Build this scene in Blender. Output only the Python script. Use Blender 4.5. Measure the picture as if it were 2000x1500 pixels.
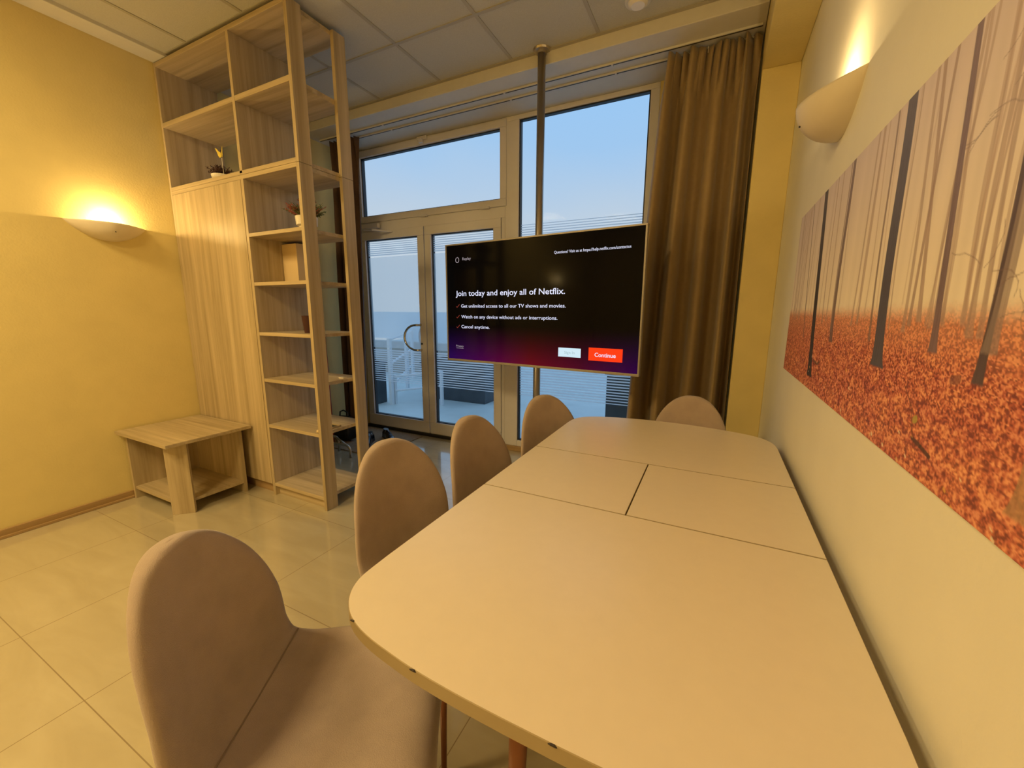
import bpy, bmesh, math, random
import numpy as np
from mathutils import Vector, Matrix

random.seed(7)
for o in list(bpy.data.objects):
    bpy.data.objects.remove(o)
S = bpy.context.scene
C = S.collection
PI = math.pi

# ------------------------------------------------------------------ camera
EYE = 1.315
F_PX, YAW, PITCH, ROLL = 788.745, 0.462093, 0.178300, 0.004958
fw = Vector((-math.sin(YAW)*math.cos(PITCH), math.cos(YAW)*math.cos(PITCH), -math.sin(PITCH)))
rt = Vector((math.cos(YAW), math.sin(YAW), 0)); up = rt.cross(fw)
rr = rt*math.cos(ROLL)+up*math.sin(ROLL); uu = -rt*math.sin(ROLL)+up*math.cos(ROLL)
camd = bpy.data.cameras.new('camera'); cam = bpy.data.objects.new('camera', camd); C.objects.link(cam)
camd.sensor_fit = 'HORIZONTAL'; camd.sensor_width = 36; camd.lens = F_PX/2000*36
camd.clip_start = 0.02
cam.matrix_world = Matrix(((rr.x, uu.x, -fw.x, 0), (rr.y, uu.y, -fw.y, 0), (rr.z, uu.z, -fw.z, EYE), (0, 0, 0, 1)))
S.camera = cam

# ------------------------------------------------------------------ exposure
vs = S.view_settings
vs.view_transform = 'Standard'; vs.look = 'None'; vs.exposure = 0.0; vs.gamma = 1.0
vs.use_curve_mapping = False

# ------------------------------------------------------------------ sky (overcast dusk, bluer overhead)
w = bpy.data.worlds.new('world'); S.world = w; w.use_nodes = True
nt = w.node_tree; nt.nodes.clear()
wo = nt.nodes.new('ShaderNodeOutputWorld'); bg = nt.nodes.new('ShaderNodeBackground')
tc = nt.nodes.new('ShaderNodeTexCoord'); sx = nt.nodes.new('ShaderNodeSeparateXYZ')
cr = nt.nodes.new('ShaderNodeValToRGB')
mp = nt.nodes.new('ShaderNodeMapping'); nz = nt.nodes.new('ShaderNodeTexNoise'); ad = nt.nodes.new('ShaderNodeMath')
nz.inputs['Scale'].default_value = 2.2; nz.inputs['Detail'].default_value = 3
ad.operation = 'MULTIPLY_ADD'; ad.inputs[1].default_value = 0.16
nt.links.new(tc.outputs['Generated'], nz.inputs['Vector'])
nt.links.new(tc.outputs['Generated'], sx.inputs[0])
nt.links.new(nz.outputs['Fac'], ad.inputs[0]); nt.links.new(sx.outputs['Z'], ad.inputs[2])
nt.links.new(ad.outputs[0], cr.inputs['Fac'])
e = cr.color_ramp.elements
e[0].position = 0.0; e[0].color = (0.60, 0.68, 0.74, 1)
e[1].position = 0.62; e[1].color = (0.33, 0.60, 0.95, 1)
m_ = e.new(0.26); m_.color = (0.58, 0.66, 0.75, 1)
m_ = e.new(0.44); m_.color = (0.38, 0.60, 0.88, 1)
bg.inputs['Strength'].default_value = 1.0
nt.links.new(cr.outputs[0], bg.inputs['Color']); nt.links.new(bg.outputs[0], wo.inputs['Surface'])

LAMP_COL = (1.0, 0.715, 0.31)
SCONCE_W = 9.0
PANEL_W = 52.0

# ------------------------------------------------------------------ helpers
def newmat(name):
    m = bpy.data.materials.new(name); m.use_nodes = True
    return m, m.node_tree, m.node_tree.nodes['Principled BSDF']

def mat(name, col, rough=0.6, metal=0.0, noise=0.0, nscale=20.0, bump=0.0, bscale=200.0, spec=None, stretch=None, emit=None, estr=1.0, coat=0, sheen=0):
    m, t, b = newmat(name)
    b.inputs['Base Color'].default_value = (*col, 1); b.inputs['Roughness'].default_value = rough
    b.inputs['Metallic'].default_value = metal
    if spec is not None: b.inputs['Specular IOR Level'].default_value = spec
    if coat: b.inputs['Coat Weight'].default_value = coat; b.inputs['Coat Roughness'].default_value = 0.15
    if sheen: b.inputs['Sheen Weight'].default_value = sheen; b.inputs['Sheen Roughness'].default_value = 0.4
    if emit: b.inputs['Emission Color'].default_value = (*emit, 1); b.inputs['Emission Strength'].default_value = estr
    co = t.nodes.new('ShaderNodeTexCoord')
    mpn = t.nodes.new('ShaderNodeMapping'); t.links.new(co.outputs['Object'], mpn.inputs[0])
    if stretch: mpn.inputs['Scale'].default_value = stretch
    n = t.nodes.new('ShaderNodeTexNoise'); n.inputs['Scale'].default_value = nscale; n.inputs['Detail'].default_value = 5
    t.links.new(mpn.outputs[0], n.inputs['Vector'])
    r = t.nodes.new('ShaderNodeMapRange'); r.inputs[1].default_value = 0.3; r.inputs[2].default_value = 0.7
    r.inputs[3].default_value = 1-noise; r.inputs[4].default_value = 1+noise
    t.links.new(n.outputs['Fac'], r.inputs[0])
    mx = t.nodes.new('ShaderNodeMix'); mx.data_type = 'RGBA'; mx.blend_type = 'MULTIPLY'; mx.inputs[0].default_value = 1
    mx.inputs[6].default_value = (*col, 1); t.links.new(r.outputs[0], mx.inputs[7])
    t.links.new(mx.outputs[2], b.inputs['Base Color'])
    if bump:
        n2 = t.nodes.new('ShaderNodeTexNoise'); n2.inputs['Scale'].default_value = bscale; n2.inputs['Detail'].default_value = 4
        t.links.new(mpn.outputs[0], n2.inputs['Vector'])
        bp = t.nodes.new('ShaderNodeBump'); bp.inputs['Strength'].default_value = bump; bp.inputs['Distance'].default_value = 0.004
        t.links.new(n2.outputs['Fac'], bp.inputs['Height']); t.links.new(bp.outputs[0], b.inputs['Normal'])
    return m

def wood(name, axis, c0=(0.34, 0.26, 0.145), c1=(0.55, 0.44, 0.275)):
    m, t, b = newmat(name)
    co = t.nodes.new('ShaderNodeTexCoord'); mpn = t.nodes.new('ShaderNodeMapping')
    sc = [38.0, 38.0, 38.0]; sc[axis] = 1.1; mpn.inputs['Scale'].default_value = sc
    t.links.new(co.outputs['Object'], mpn.inputs[0])
    n = t.nodes.new('ShaderNodeTexNoise'); n.inputs['Scale'].default_value = 1.0; n.inputs['Detail'].default_value = 6
    n.inputs['Roughness'].default_value = 0.62; n.inputs['Distortion'].default_value = 0.5
    t.links.new(mpn.outputs[0], n.inputs['Vector'])
    mp2 = t.nodes.new('ShaderNodeMapping'); sc2 = [15.0, 15.0, 15.0]; sc2[axis] = 0.5; mp2.inputs['Scale'].default_value = sc2
    t.links.new(co.outputs['Object'], mp2.inputs[0])
    n2 = t.nodes.new('ShaderNodeTexNoise'); n2.inputs['Scale'].default_value = 1.0; n2.inputs['Detail'].default_value = 3
    t.links.new(mp2.outputs[0], n2.inputs['Vector'])
    av = t.nodes.new('ShaderNodeMath'); av.operation = 'ADD'
    t.links.new(n.outputs['Fac'], av.inputs[0]); t.links.new(n2.outputs['Fac'], av.inputs[1])
    hf = t.nodes.new('ShaderNodeMath'); hf.operation = 'MULTIPLY'; hf.inputs[1].default_value = 0.5
    t.links.new(av.outputs[0], hf.inputs[0])
    r = t.nodes.new('ShaderNodeValToRGB'); t.links.new(hf.outputs[0], r.inputs[0])
    r.color_ramp.elements[0].position = 0.36; r.color_ramp.elements[0].color = (*c0, 1)
    r.color_ramp.elements[1].position = 0.62; r.color_ramp.elements[1].color = (*c1, 1)
    t.links.new(r.outputs[0], b.inputs['Base Color'])
    b.inputs['Roughness'].default_value = 0.42
    bp = t.nodes.new('ShaderNodeBump'); bp.inputs['Strength'].default_value = 0.08; bp.inputs['Distance'].default_value = 0.002
    t.links.new(n.outputs['Fac'], bp.inputs['Height']); t.links.new(bp.outputs[0], b.inputs['Normal'])
    return m

class MB:
    def __init__(s): s.bm = bmesh.new(); s.mi = 0
    def _face(s, vs_):
        f = s.bm.faces.new(vs_); f.material_index = s.mi; return f
    def box(s, x0, x1, y0, y1, z0, z1, rz=0, piv=None):
        ps = [(x0, y0, z0), (x1, y0, z0), (x1, y1, z0), (x0, y1, z0), (x0, y0, z1), (x1, y0, z1), (x1, y1, z1), (x0, y1, z1)]
        if rz:
            px, py = piv or ((x0+x1)/2, (y0+y1)/2); c, n = math.cos(rz), math.sin(rz)
            ps = [(px+(a-px)*c-(b-py)*n, py+(a-px)*n+(b-py)*c, z) for a, b, z in ps]
        v = [s.bm.verts.new(p) for p in ps]
        for q in ((3, 2, 1, 0), (4, 5, 6, 7), (0, 1, 5, 4), (1, 2, 6, 5), (2, 3, 7, 6), (3, 0, 4, 7)): s._face([v[i] for i in q])
        return s
    def tube(s, pts, r, n=12, cap=True, closed=False):
        pts = [Vector(p) for p in pts]; rs = r if isinstance(r, (list, tuple)) else [r]*len(pts)
        rings = []; prev = None
        for i, p in enumerate(pts):
            if closed: t = (pts[(i+1) % len(pts)]-pts[i-1]).normalized()
            else: t = (pts[min(i+1, len(pts)-1)]-pts[max(i-1, 0)]).normalized()
            if prev is None:
                a = Vector((0, 0, 1)) if abs(t.z) < 0.9 else Vector((1, 0, 0)); x = t.cross(a).normalized()
            else: x = (prev-t*prev.dot(t)).normalized()
            prev = x; y = t.cross(x)
            rings.append([s.bm.verts.new(p+(x*math.cos(2*PI*k/n)+y*math.sin(2*PI*k/n))*rs[i]) for k in range(n)])
        m = len(rings)
        for i in range(m if closed else m-1):
            a, b = rings[i], rings[(i+1) % m]
            for k in range(n): s._face([a[k], a[(k+1) % n], b[(k+1) % n], b[k]])
        if cap and not closed: s._face(rings[0][::-1]); s._face(rings[-1])
        return s
    def lathe(s, prof, cx, cy, n=28):
        rings = []
        for (r, z) in prof: rings.append([s.bm.verts.new((cx+r*math.cos(2*PI*k/n), cy+r*math.sin(2*PI*k/n), z)) for k in range(n)])
        for i in range(len(rings)-1):
            for k in range(n): s._face([rings[i][k], rings[i][(k+1) % n], rings[i+1][(k+1) % n], rings[i+1][k]])
        if prof[0] != prof[-1]: s._face(rings[0][::-1]); s._face(rings[-1])
        return s
    def prism(s, poly, z0, z1):
        a = [s.bm.verts.new((x, y, z0)) for x, y in poly]; b = [s.bm.verts.new((x, y, z1)) for x, y in poly]
        n = len(poly); s._face(a[::-1]); s._face(b)
        for i in range(n): s._face([a[i], a[(i+1) % n], b[(i+1) % n], b[i]])
        return s
    def build(s, name, mats, parent=None, bevel=0.0, smooth=False, loc=None, shift=True, seg=2, solid=0.0, subsurf=0):
        me = bpy.data.meshes.new(name)
        bmesh.ops.recalc_face_normals(s.bm, faces=s.bm.faces)
        off = Vector((0, 0, 0))
        if parent is not None and shift: off = rootloc(parent)
        if loc is not None: off = Vector(loc)
        for v in s.bm.verts: v.co -= off
        s.bm.to_mesh(me); s.bm.free()
        for m in (mats if isinstance(mats, (list, tuple)) else [mats]): me.materials.append(m)
        o = bpy.data.objects.new(name, me); C.objects.link(o)
        if parent is not None: o.parent = parent
        elif loc is not None: o.location = loc
        if smooth: me.shade_smooth()
        if bevel:
            b = o.modifiers.new('bevel', 'BEVEL'); b.width = bevel; b.segments = seg; b.limit_method = 'ANGLE'; b.angle_limit = 0.7
        if solid:
            b = o.modifiers.new('solid', 'SOLIDIFY'); b.thickness = solid; b.offset = 0
        if subsurf:
            b = o.modifiers.new('sub', 'SUBSURF'); b.levels = subsurf; b.render_levels = subsurf
        return o

def catmull(P_, n):
    out = []
    for i in range(len(P_)-1):
        p0 = Vector(P_[max(i-1, 0)]); p1 = Vector(P_[i]); p2 = Vector(P_[i+1]); p3 = Vector(P_[min(i+2, len(P_)-1)])
        for k in range(n):
            t = k/n
            out.append(0.5*((2*p1)+(p2-p0)*t+(2*p0-5*p1+4*p2-p3)*t*t+(3*p1-p0-3*p2+p3)*t**3))
    out.append(Vector(P_[-1])); return out
def rootloc(o):
    v = Vector((0, 0, 0))
    while o is not None: v += o.location; o = o.parent
    return v
def thing(name, label, cat, loc=(0, 0, 0), rz=0, group=None):
    o = bpy.data.objects.new(name, None); C.objects.link(o); o.location = loc; o.rotation_euler = (0, 0, rz)
    o.empty_display_size = 0.1
    o['label'] = label; o['category'] = cat
    if group: o['group'] = group
    return o
def tag(o, label, cat, group=None):
    o['label'] = label; o['category'] = cat
    if group: o['group'] = group
    return o
def struct(o): o['kind'] = 'structure'; return o
def dup(root, label, loc=None, rz=None):
    r = root.copy(); C.objects.link(r); r['label'] = label
    if loc is not None: r.location = loc
    if rz is not None: r.rotation_euler = (0, 0, rz)
    for ch in list(root.children):
        c = ch.copy(); C.objects.link(c); c.parent = r
        for g in list(ch.children):
            d = g.copy(); C.objects.link(d); d.parent = c
    return r

# ------------------------------------------------------------------ materials
M = {}
M['wall_yellow'] = mat('wall_yellow', (0.70, 0.575, 0.25), 0.75, noise=0.03, nscale=6, bump=0.25, bscale=90)
M['wall_cream'] = mat('wall_cream', (0.84, 0.80, 0.68), 0.6, noise=0.02, nscale=6, bump=0.15, bscale=120)
M['white_paint'] = mat('white_paint', (0.64, 0.62, 0.58), 0.7, noise=0.02)
M['ceil_tile'] = mat('ceiling_tile', (0.53, 0.52, 0.48), 0.9, noise=0.06, nscale=160, bump=0.5, bscale=400)
M['tbar'] = mat('grid_bar', (0.40, 0.37, 0.31), 0.6)
M['pvc'] = mat('white_plastic', (0.72, 0.70, 0.72), 0.35, noise=0.01)
M['gasket'] = mat('black_rubber', (0.015, 0.018, 0.025), 0.5)
M['wood_v'] = wood('light_oak_upright', 2); M['wood_x'] = wood('light_oak_across', 0); M['wood_y'] = wood('light_oak_deep', 1)
M['skirt'] = wood('brown_oak', 1, (0.33, 0.21, 0.09), (0.44, 0.29, 0.14))
M['skirt_x'] = wood('brown_oak_across', 0, (0.33, 0.21, 0.09), (0.44, 0.29, 0.14))
M['table'] = mat('beige_laminate', (0.82, 0.72, 0.58), 0.30, noise=0.012, nscale=30)
M['table_edge'] = mat('beige_edge', (0.36, 0.28, 0.16), 0.45)
M['chair'] = mat('taupe_velour', (0.43, 0.34, 0.29), 0.9, noise=0.07, nscale=14, bump=0.35, bscale=500, sheen=0.35)
M['seam'] = mat('dark_taupe_thread', (0.27, 0.21, 0.17), 0.9)
M['leg'] = mat('copper_brown_metal', (0.25, 0.10, 0.05), 0.35, metal=0.5)
M['dark_metal'] = mat('dark_metal', (0.05, 0.045, 0.04), 0.5, metal=0.6)
M['steel'] = mat('brushed_steel', (0.52, 0.47, 0.40), 0.33, metal=1.0)
M['chrome'] = mat('chrome', (0.7, 0.7, 0.7), 0.15, metal=1.0)
M['tv_frame'] = mat('grey_bronze_metal', (0.36, 0.33, 0.30), 0.4, metal=0.3)
M['black'] = mat('black_plastic', (0.012, 0.012, 0.012), 0.4)
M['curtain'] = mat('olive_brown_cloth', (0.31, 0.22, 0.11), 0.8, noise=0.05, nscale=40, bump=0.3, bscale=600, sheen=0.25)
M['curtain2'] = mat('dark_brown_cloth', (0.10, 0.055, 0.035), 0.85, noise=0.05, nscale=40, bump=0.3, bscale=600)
M['ceramic'] = mat('white_ceramic', (0.80, 0.74, 0.64), 0.3)
M['plaster'] = mat('white_plaster', (0.74, 0.66, 0.52), 0.55, noise=0.02)
M['mat'] = mat('brown_doormat', (0.34, 0.25, 0.16), 0.95, noise=0.15, nscale=60, bump=0.8, bscale=300)
M['leather'] = mat('black_leather', (0.012, 0.013, 0.018), 0.22, noise=0.1)
M['sole'] = mat('rubber_sole', (0.03, 0.02, 0.02), 0.6)
M['red_wood'] = mat('red_lacquer', (0.30, 0.05, 0.03), 0.4)
M['heather'] = mat('reddish_heather', (0.30, 0.07, 0.045), 0.8, noise=0.3, nscale=60)
M['heather_g'] = mat('dark_green_heather', (0.10, 0.12, 0.05), 0.8, noise=0.3, nscale=60)
M['heather_d'] = mat('dark_dried_heather', (0.07, 0.03, 0.025), 0.8, noise=0.3, nscale=60)
M['soil'] = mat('dark_soil', (0.04, 0.025, 0.015), 0.95)
M['butterfly'] = mat('yellow_paper', (0.75, 0.58, 0.08), 0.6)
M['card'] = mat('cream_card', (0.72, 0.55, 0.30), 0.7)
M['maroon'] = mat('dark_maroon', (0.05, 0.012, 0.015), 0.4)
M['concrete'] = mat('pale_concrete', (0.62, 0.66, 0.64), 0.5, noise=0.08, nscale=2.5)
M['planter'] = mat('dark_planter', (0.06, 0.075, 0.09), 0.6, noise=0.2, nscale=5)
M['rail'] = mat('white_railing', (0.75, 0.80, 0.85), 0.4)
M['brownwall'] = mat('tan_render', (0.40, 0.37, 0.33), 0.8, noise=0.1)
M['house'] = mat('grey_render', (0.66, 0.76, 0.84), 0.9, noise=0.05, nscale=1.0)
M['leaf'] = mat('shrub_leaf', (0.08, 0.12, 0.10), 0.8, noise=0.3)

def mat_glass():
    m, t, b = newmat('clear_glass'); t.nodes.remove(b)
    out = [n for n in t.nodes if n.type == 'OUTPUT_MATERIAL'][0]
    tr = t.nodes.new('ShaderNodeBsdfTransparent'); gl = t.nodes.new('ShaderNodeBsdfGlossy'); gl.inputs['Roughness'].default_value = 0.02
    tr.inputs[0].default_value = (0.96, 0.98, 0.99, 1)
    mx = t.nodes.new('ShaderNodeMixShader'); fr = t.nodes.new('ShaderNodeFresnel'); fr.inputs[0].default_value = 1.06
    t.links.new(fr.outputs[0], mx.inputs[0]); t.links.new(tr.outputs[0], mx.inputs[1]); t.links.new(gl.outputs[0], mx.inputs[2])
    t.links.new(mx.outputs[0], out.inputs[0]); return m
M['glass'] = mat_glass()
def mat_film(name, clear, col=(0.80, 0.88, 0.95)):
    m, t, b = newmat(name); t.nodes.remove(b)
    out = [n for n in t.nodes if n.type == 'OUTPUT_MATERIAL'][0]
    tr = t.nodes.new('ShaderNodeBsdfTransparent'); tl = t.nodes.new('ShaderNodeBsdfTranslucent'); tl.inputs[0].default_value = (*col, 1)
    df = t.nodes.new('ShaderNodeBsdfDiffuse'); df.inputs[0].default_value = (0.8, 0.85, 0.9, 1)
    m1 = t.nodes.new('ShaderNodeMixShader'); m1.inputs[0].default_value = 0.08
    t.links.new(tl.outputs[0], m1.inputs[1]); t.links.new(df.outputs[0], m1.inputs[2])
    m2 = t.nodes.new('ShaderNodeMixShader'); m2.inputs[0].default_value = clear
    t.links.new(m1.outputs[0], m2.inputs[1]); t.links.new(tr.outputs[0], m2.inputs[2])
    t.links.new(m2.outputs[0], out.inputs[0]); return m
M['film'] = mat_film('frosted_film', 0.70, (0.92, 0.97, 1.0))
M['film_light'] = mat_film('white_stripe_film', 0.30, (0.95, 0.97, 1.0))

def mat_floor():
    m, t, b = newmat('beige_floor_tile')
    co = t.nodes.new('ShaderNodeTexCoord'); sp = t.nodes.new('ShaderNodeSeparateXYZ'); t.links.new(co.outputs['Object'], sp.inputs[0])
    TS = 0.603
    def line(sock, off):
        a = t.nodes.new('ShaderNodeMath'); a.operation = 'ADD'; a.inputs[1].default_value = off; t.links.new(sock, a.inputs[0])
        d = t.nodes.new('ShaderNodeMath'); d.operation = 'DIVIDE'; d.inputs[1].default_value = TS; t.links.new(a.outputs[0], d.inputs[0])
        f = t.nodes.new('ShaderNodeMath'); f.operation = 'FRACT'; t.links.new(d.outputs[0], f.inputs[0])
        s_ = t.nodes.new('ShaderNodeMath'); s_.operation = 'SUBTRACT'; s_.inputs[1].default_value = 0.5; t.links.new(f.outputs[0], s_.inputs[0])
        ab = t.nodes.new('ShaderNodeMath'); ab.operation = 'ABSOLUTE'; t.links.new(s_.outputs[0], ab.inputs[0])
        g = t.nodes.new('ShaderNodeMath'); g.operation = 'GREATER_THAN'; g.inputs[1].default_value = 0.5-0.0028; t.links.new(ab.outputs[0], g.inputs[0])
        return g.outputs[0]
    gx = line(sp.outputs['X'], 1.82+6*TS); gy = line(sp.outputs['Y'], -0.393+12*TS)
    mxm = t.nodes.new('ShaderNodeMath'); mxm.operation = 'MAXIMUM'; t.links.new(gx, mxm.inputs[0]); t.links.new(gy, mxm.inputs[1])
    n = t.nodes.new('ShaderNodeTexNoise'); n.inputs['Scale'].default_value = 3.0; n.inputs['Detail'].default_value = 8; n.inputs['Distortion'].default_value = 0.6
    mpn = t.nodes.new('ShaderNodeMapping'); mpn.inputs['Scale'].default_value = (0.8, 3, 1); t.links.new(co.outputs['Object'], mpn.inputs[0]); t.links.new(mpn.outputs[0], n.inputs['Vector'])
    r = t.nodes.new('ShaderNodeValToRGB'); t.links.new(n.outputs['Fac'], r.inputs[0])
    r.color_ramp.elements[0].position = 0.3; r.color_ramp.elements[0].color = (0.45, 0.39, 0.26, 1)
    r.color_ramp.elements[1].position = 0.7; r.color_ramp.elements[1].color = (0.52, 0.46, 0.32, 1)
    mx = t.nodes.new('ShaderNodeMix'); mx.data_type = 'RGBA'; t.links.new(mxm.outputs[0], mx.inputs[0])
    t.links.new(r.outputs[0], mx.inputs[6]); mx.inputs[7].default_value = (0.25, 0.19, 0.11, 1)
    t.links.new(mx.outputs[2], b.inputs['Base Color'])
    rg = t.nodes.new('ShaderNodeMapRange'); rg.inputs[3].default_value = 0.22; rg.inputs[4].default_value = 0.8; t.links.new(mxm.outputs[0], rg.inputs[0])
    t.links.new(rg.outputs[0], b.inputs['Roughness'])
    b.inputs['Coat Weight'].default_value = 1.0; b.inputs['Coat Roughness'].default_value = 0.08; b.inputs['Coat IOR'].default_value = 1.9
    return m
M['floor'] = mat_floor()

GZ_ = -0.09
H = lambda z: z+EYE          # heights measured from the eye
XL, XR, YB = -3.61, 0.308, -2.9
YW = 3.33                     # inner face of the glazed front
CEIL = H(1.69)

# ------------------------------------------------------------------ room shell
struct(MB().box(XL-0.15, XR+0.15, YB-0.15, YW+0.06, -0.12, 0).build('floor', M['floor']))
struct(MB().box(XL-0.15, XL, YB-0.15, YW+0.25, 0, CEIL+0.15).build('wall_left', M['wall_yellow']))
struct(MB().box(XR, XR+0.15, YB-0.15, YW+0.25, 0, CEIL+0.15).build('wall_right', M['wall_cream']))
struct(MB().box(XL, XR, YB-0.15, YB, 0, CEIL+0.15).build('wall_back', M['wall_yellow']))
struct(MB().box(0.118, XR, 2.97, YW+0.25, 0, H(1.375)).build('wall_front', M['wall_yellow'], bevel=0.004))
struct(MB().box(0.118, XR, YB, YW+0.25, H(1.375), CEIL).build('trim_1', M['wall_yellow'], bevel=0.006))
ce = struct(MB().box(XL, XR, YB, 2.79, CEIL, CEIL+0.12).build('ceiling', M['ceil_tile']))
tb = MB()
for k in range(0, 8):
    x = -0.795-0.6*k+0.6
    if XL+0.17 < x < 0.1: tb.box(x-0.011, x+0.011, YB, 2.785, CEIL-0.004, CEIL+0.002)
for k in range(-8, 1):
    y = 2.298+0.6*k
    tb.box(XL+0.15, 0.115, y-0.011, y+0.011, CEIL-0.0045, CEIL+0.002)
tb.box(XL+0.15, 0.115, 2.766, 2.79, CEIL-0.006, CEIL+0.002)
tb.build('grid_bar', M['tbar'], ce)
struct(MB().box(XL, XL+0.155, YB, 2.79, H(1.668), CEIL+0.01).build('trim_2', M['white_paint'], bevel=0.003))
# dropped soffit over the glazed front
struct(MB().box(XL, 0.115, 2.79, YW+0.085, H(1.61), CEIL+0.12).build('trim_3', M['white_paint'], bevel=0.004))
struct(MB().box(XL, -3.50, YW-0.0, YW+0.07, 0, H(1.61)).build('wall_window', M['wall_yellow']))
struct(MB().box(XL, -3.49, YW+0.071, YW+0.13, GZ_, H(1.61)).build('trim_6', M['rail']))
struct(MB().box(-0.49, XR, YW-0.0, YW+0.2, 0, H(1.61)).build('wall_window_right', M['wall_yellow']))
# skirting
sk = MB().box(XL, XL+0.014, YB, YW, 0, 0.055); sk.box(XL, XL+0.022, YB, YW, 0, 0.018)
struct(sk.build('baseboard_left', M['skirt'], bevel=0.004))
struct(MB().box(-1.77, 0.115, YW-0.022, YW-0.002, 0, 0.05).build('baseboard_window', M['skirt_x'], bevel=0.004))
struct(MB().box(XR-0.014, XR, YB, 2.905, 0, 0.055).build('baseboard_right', M['skirt'], bevel=0.004))

# ------------------------------------------------------------------ glazed front
def frame_rect(mb, x0, x1, z0, z1, wd, y0, y1):
    mb.box(x0, x1, y0, y1, z1-wd, z1); mb.box(x0, x1, y0, y1, z0, z0+wd)
    mb.box(x0, x0+wd, y0, y1, z0+wd, z1-wd); mb.box(x1-wd, x1, y0, y1, z0+wd, z1-wd)
Y0, Y1 = YW, YW+0.07
fr = MB()
fr.box(-3.50, -0.49, Y0, Y1, H(1.575), H(1.61))                 # head
fr.box(-3.50, -3.485, Y0, Y1, 0, H(1.575))
fr.box(-1.735, -1.604, Y0, Y1, 0.0, H(1.575))                  # post between door and window
fr.box(-3.485, -1.735, Y0, Y1, H(0.812), H(0.905))             # transom
fr.box(-1.604, -0.49, Y0, Y1, 0.045, H(-1.21))
fr.box(-0.555, -0.49, Y0, Y1, H(-1.21), H(1.575))
fr.box(-1.77, -1.735, Y0, Y1, 0.0, H(0.812))
wfr = struct(fr.build('window_1', M['pvc'], bevel=0.004))
def gasket(x0, x1, z0, z1, parent, w_=0.008):
    g = MB(); frame_rect(g, x0, x1, z0, z1, w_, YW+0.012, YW+0.05); return g.build('glass_gasket', M['gasket'], parent)
# big fixed pane
gasket(-1.604, -0.555, H(-1.21), H(1.575), wfr, 0.010)
MB().box(-1.598, -0.560, YW+0.038, YW+0.044, H(-1.205), H(1.57)).build('pane', M['glass'], wfr)
def bands(x0, x1, parent, y=YW+0.034):
    """frosted film between two runs of thin stripes, stuck on the inside of the pane"""
    f = MB(); f.box(x0, x1, y, y+0.001, H(-0.40), H(0.555)); f.build('frosted_film', M['film'], parent)
    s_ = MB()
    for k in range(9):
        z = 0.572+k*0.0205; h = 0.0125-0.0008*k
        s_.box(x0, x1, y, y+0.001, H(z), H(z+h))
    for k in range(15):
        z = -0.422-k*0.0245; h = 0.0165-0.0006*k
        s_.box(x0, x1, y, y+0.001, H(z-h), H(z))
    s_.build('stripe_film', M['film_light'], parent)
bands(-1.594, -0.565, wfr)
# fanlight
fl_ = MB(); frame_rect(fl_, -3.485, -1.72, H(0.905), H(1.60), 0.062, YW-0.012, YW+0.05)
fan = struct(fl_.build('window_2', M['pvc'], bevel=0.005))
gasket(-3.423, -1.782, H(0.967), H(1.538), fan, 0.009)
MB().box(-3.42, -1.785, YW+0.030, YW+0.036, H(0.97), H(1.535)).build('pane', M['glass'], fan)
lt = MB().box(-2.66, -2.55, YW-0.03, YW-0.011, H(1.575), H(1.605)); lt.box(-2.63, -2.59, YW-0.045, YW-0.011, H(1.545), H(1.585))
lt.build('window_latch', M['pvc'], fan, bevel=0.004)
for hx in (-2.62, -1.93):
    h_ = MB().tube([(hx-0.04, YW-0.018, H(0.905)), (hx+0.04, YW-0.018, H(0.905))], 0.009); h_.tube([(hx+0.04, YW-0.018, H(0.905)), (hx+0.047, YW-0.018, H(0.905))], 0.011)
    h_.build('hinge', M['pvc'], fan, smooth=False)
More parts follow.
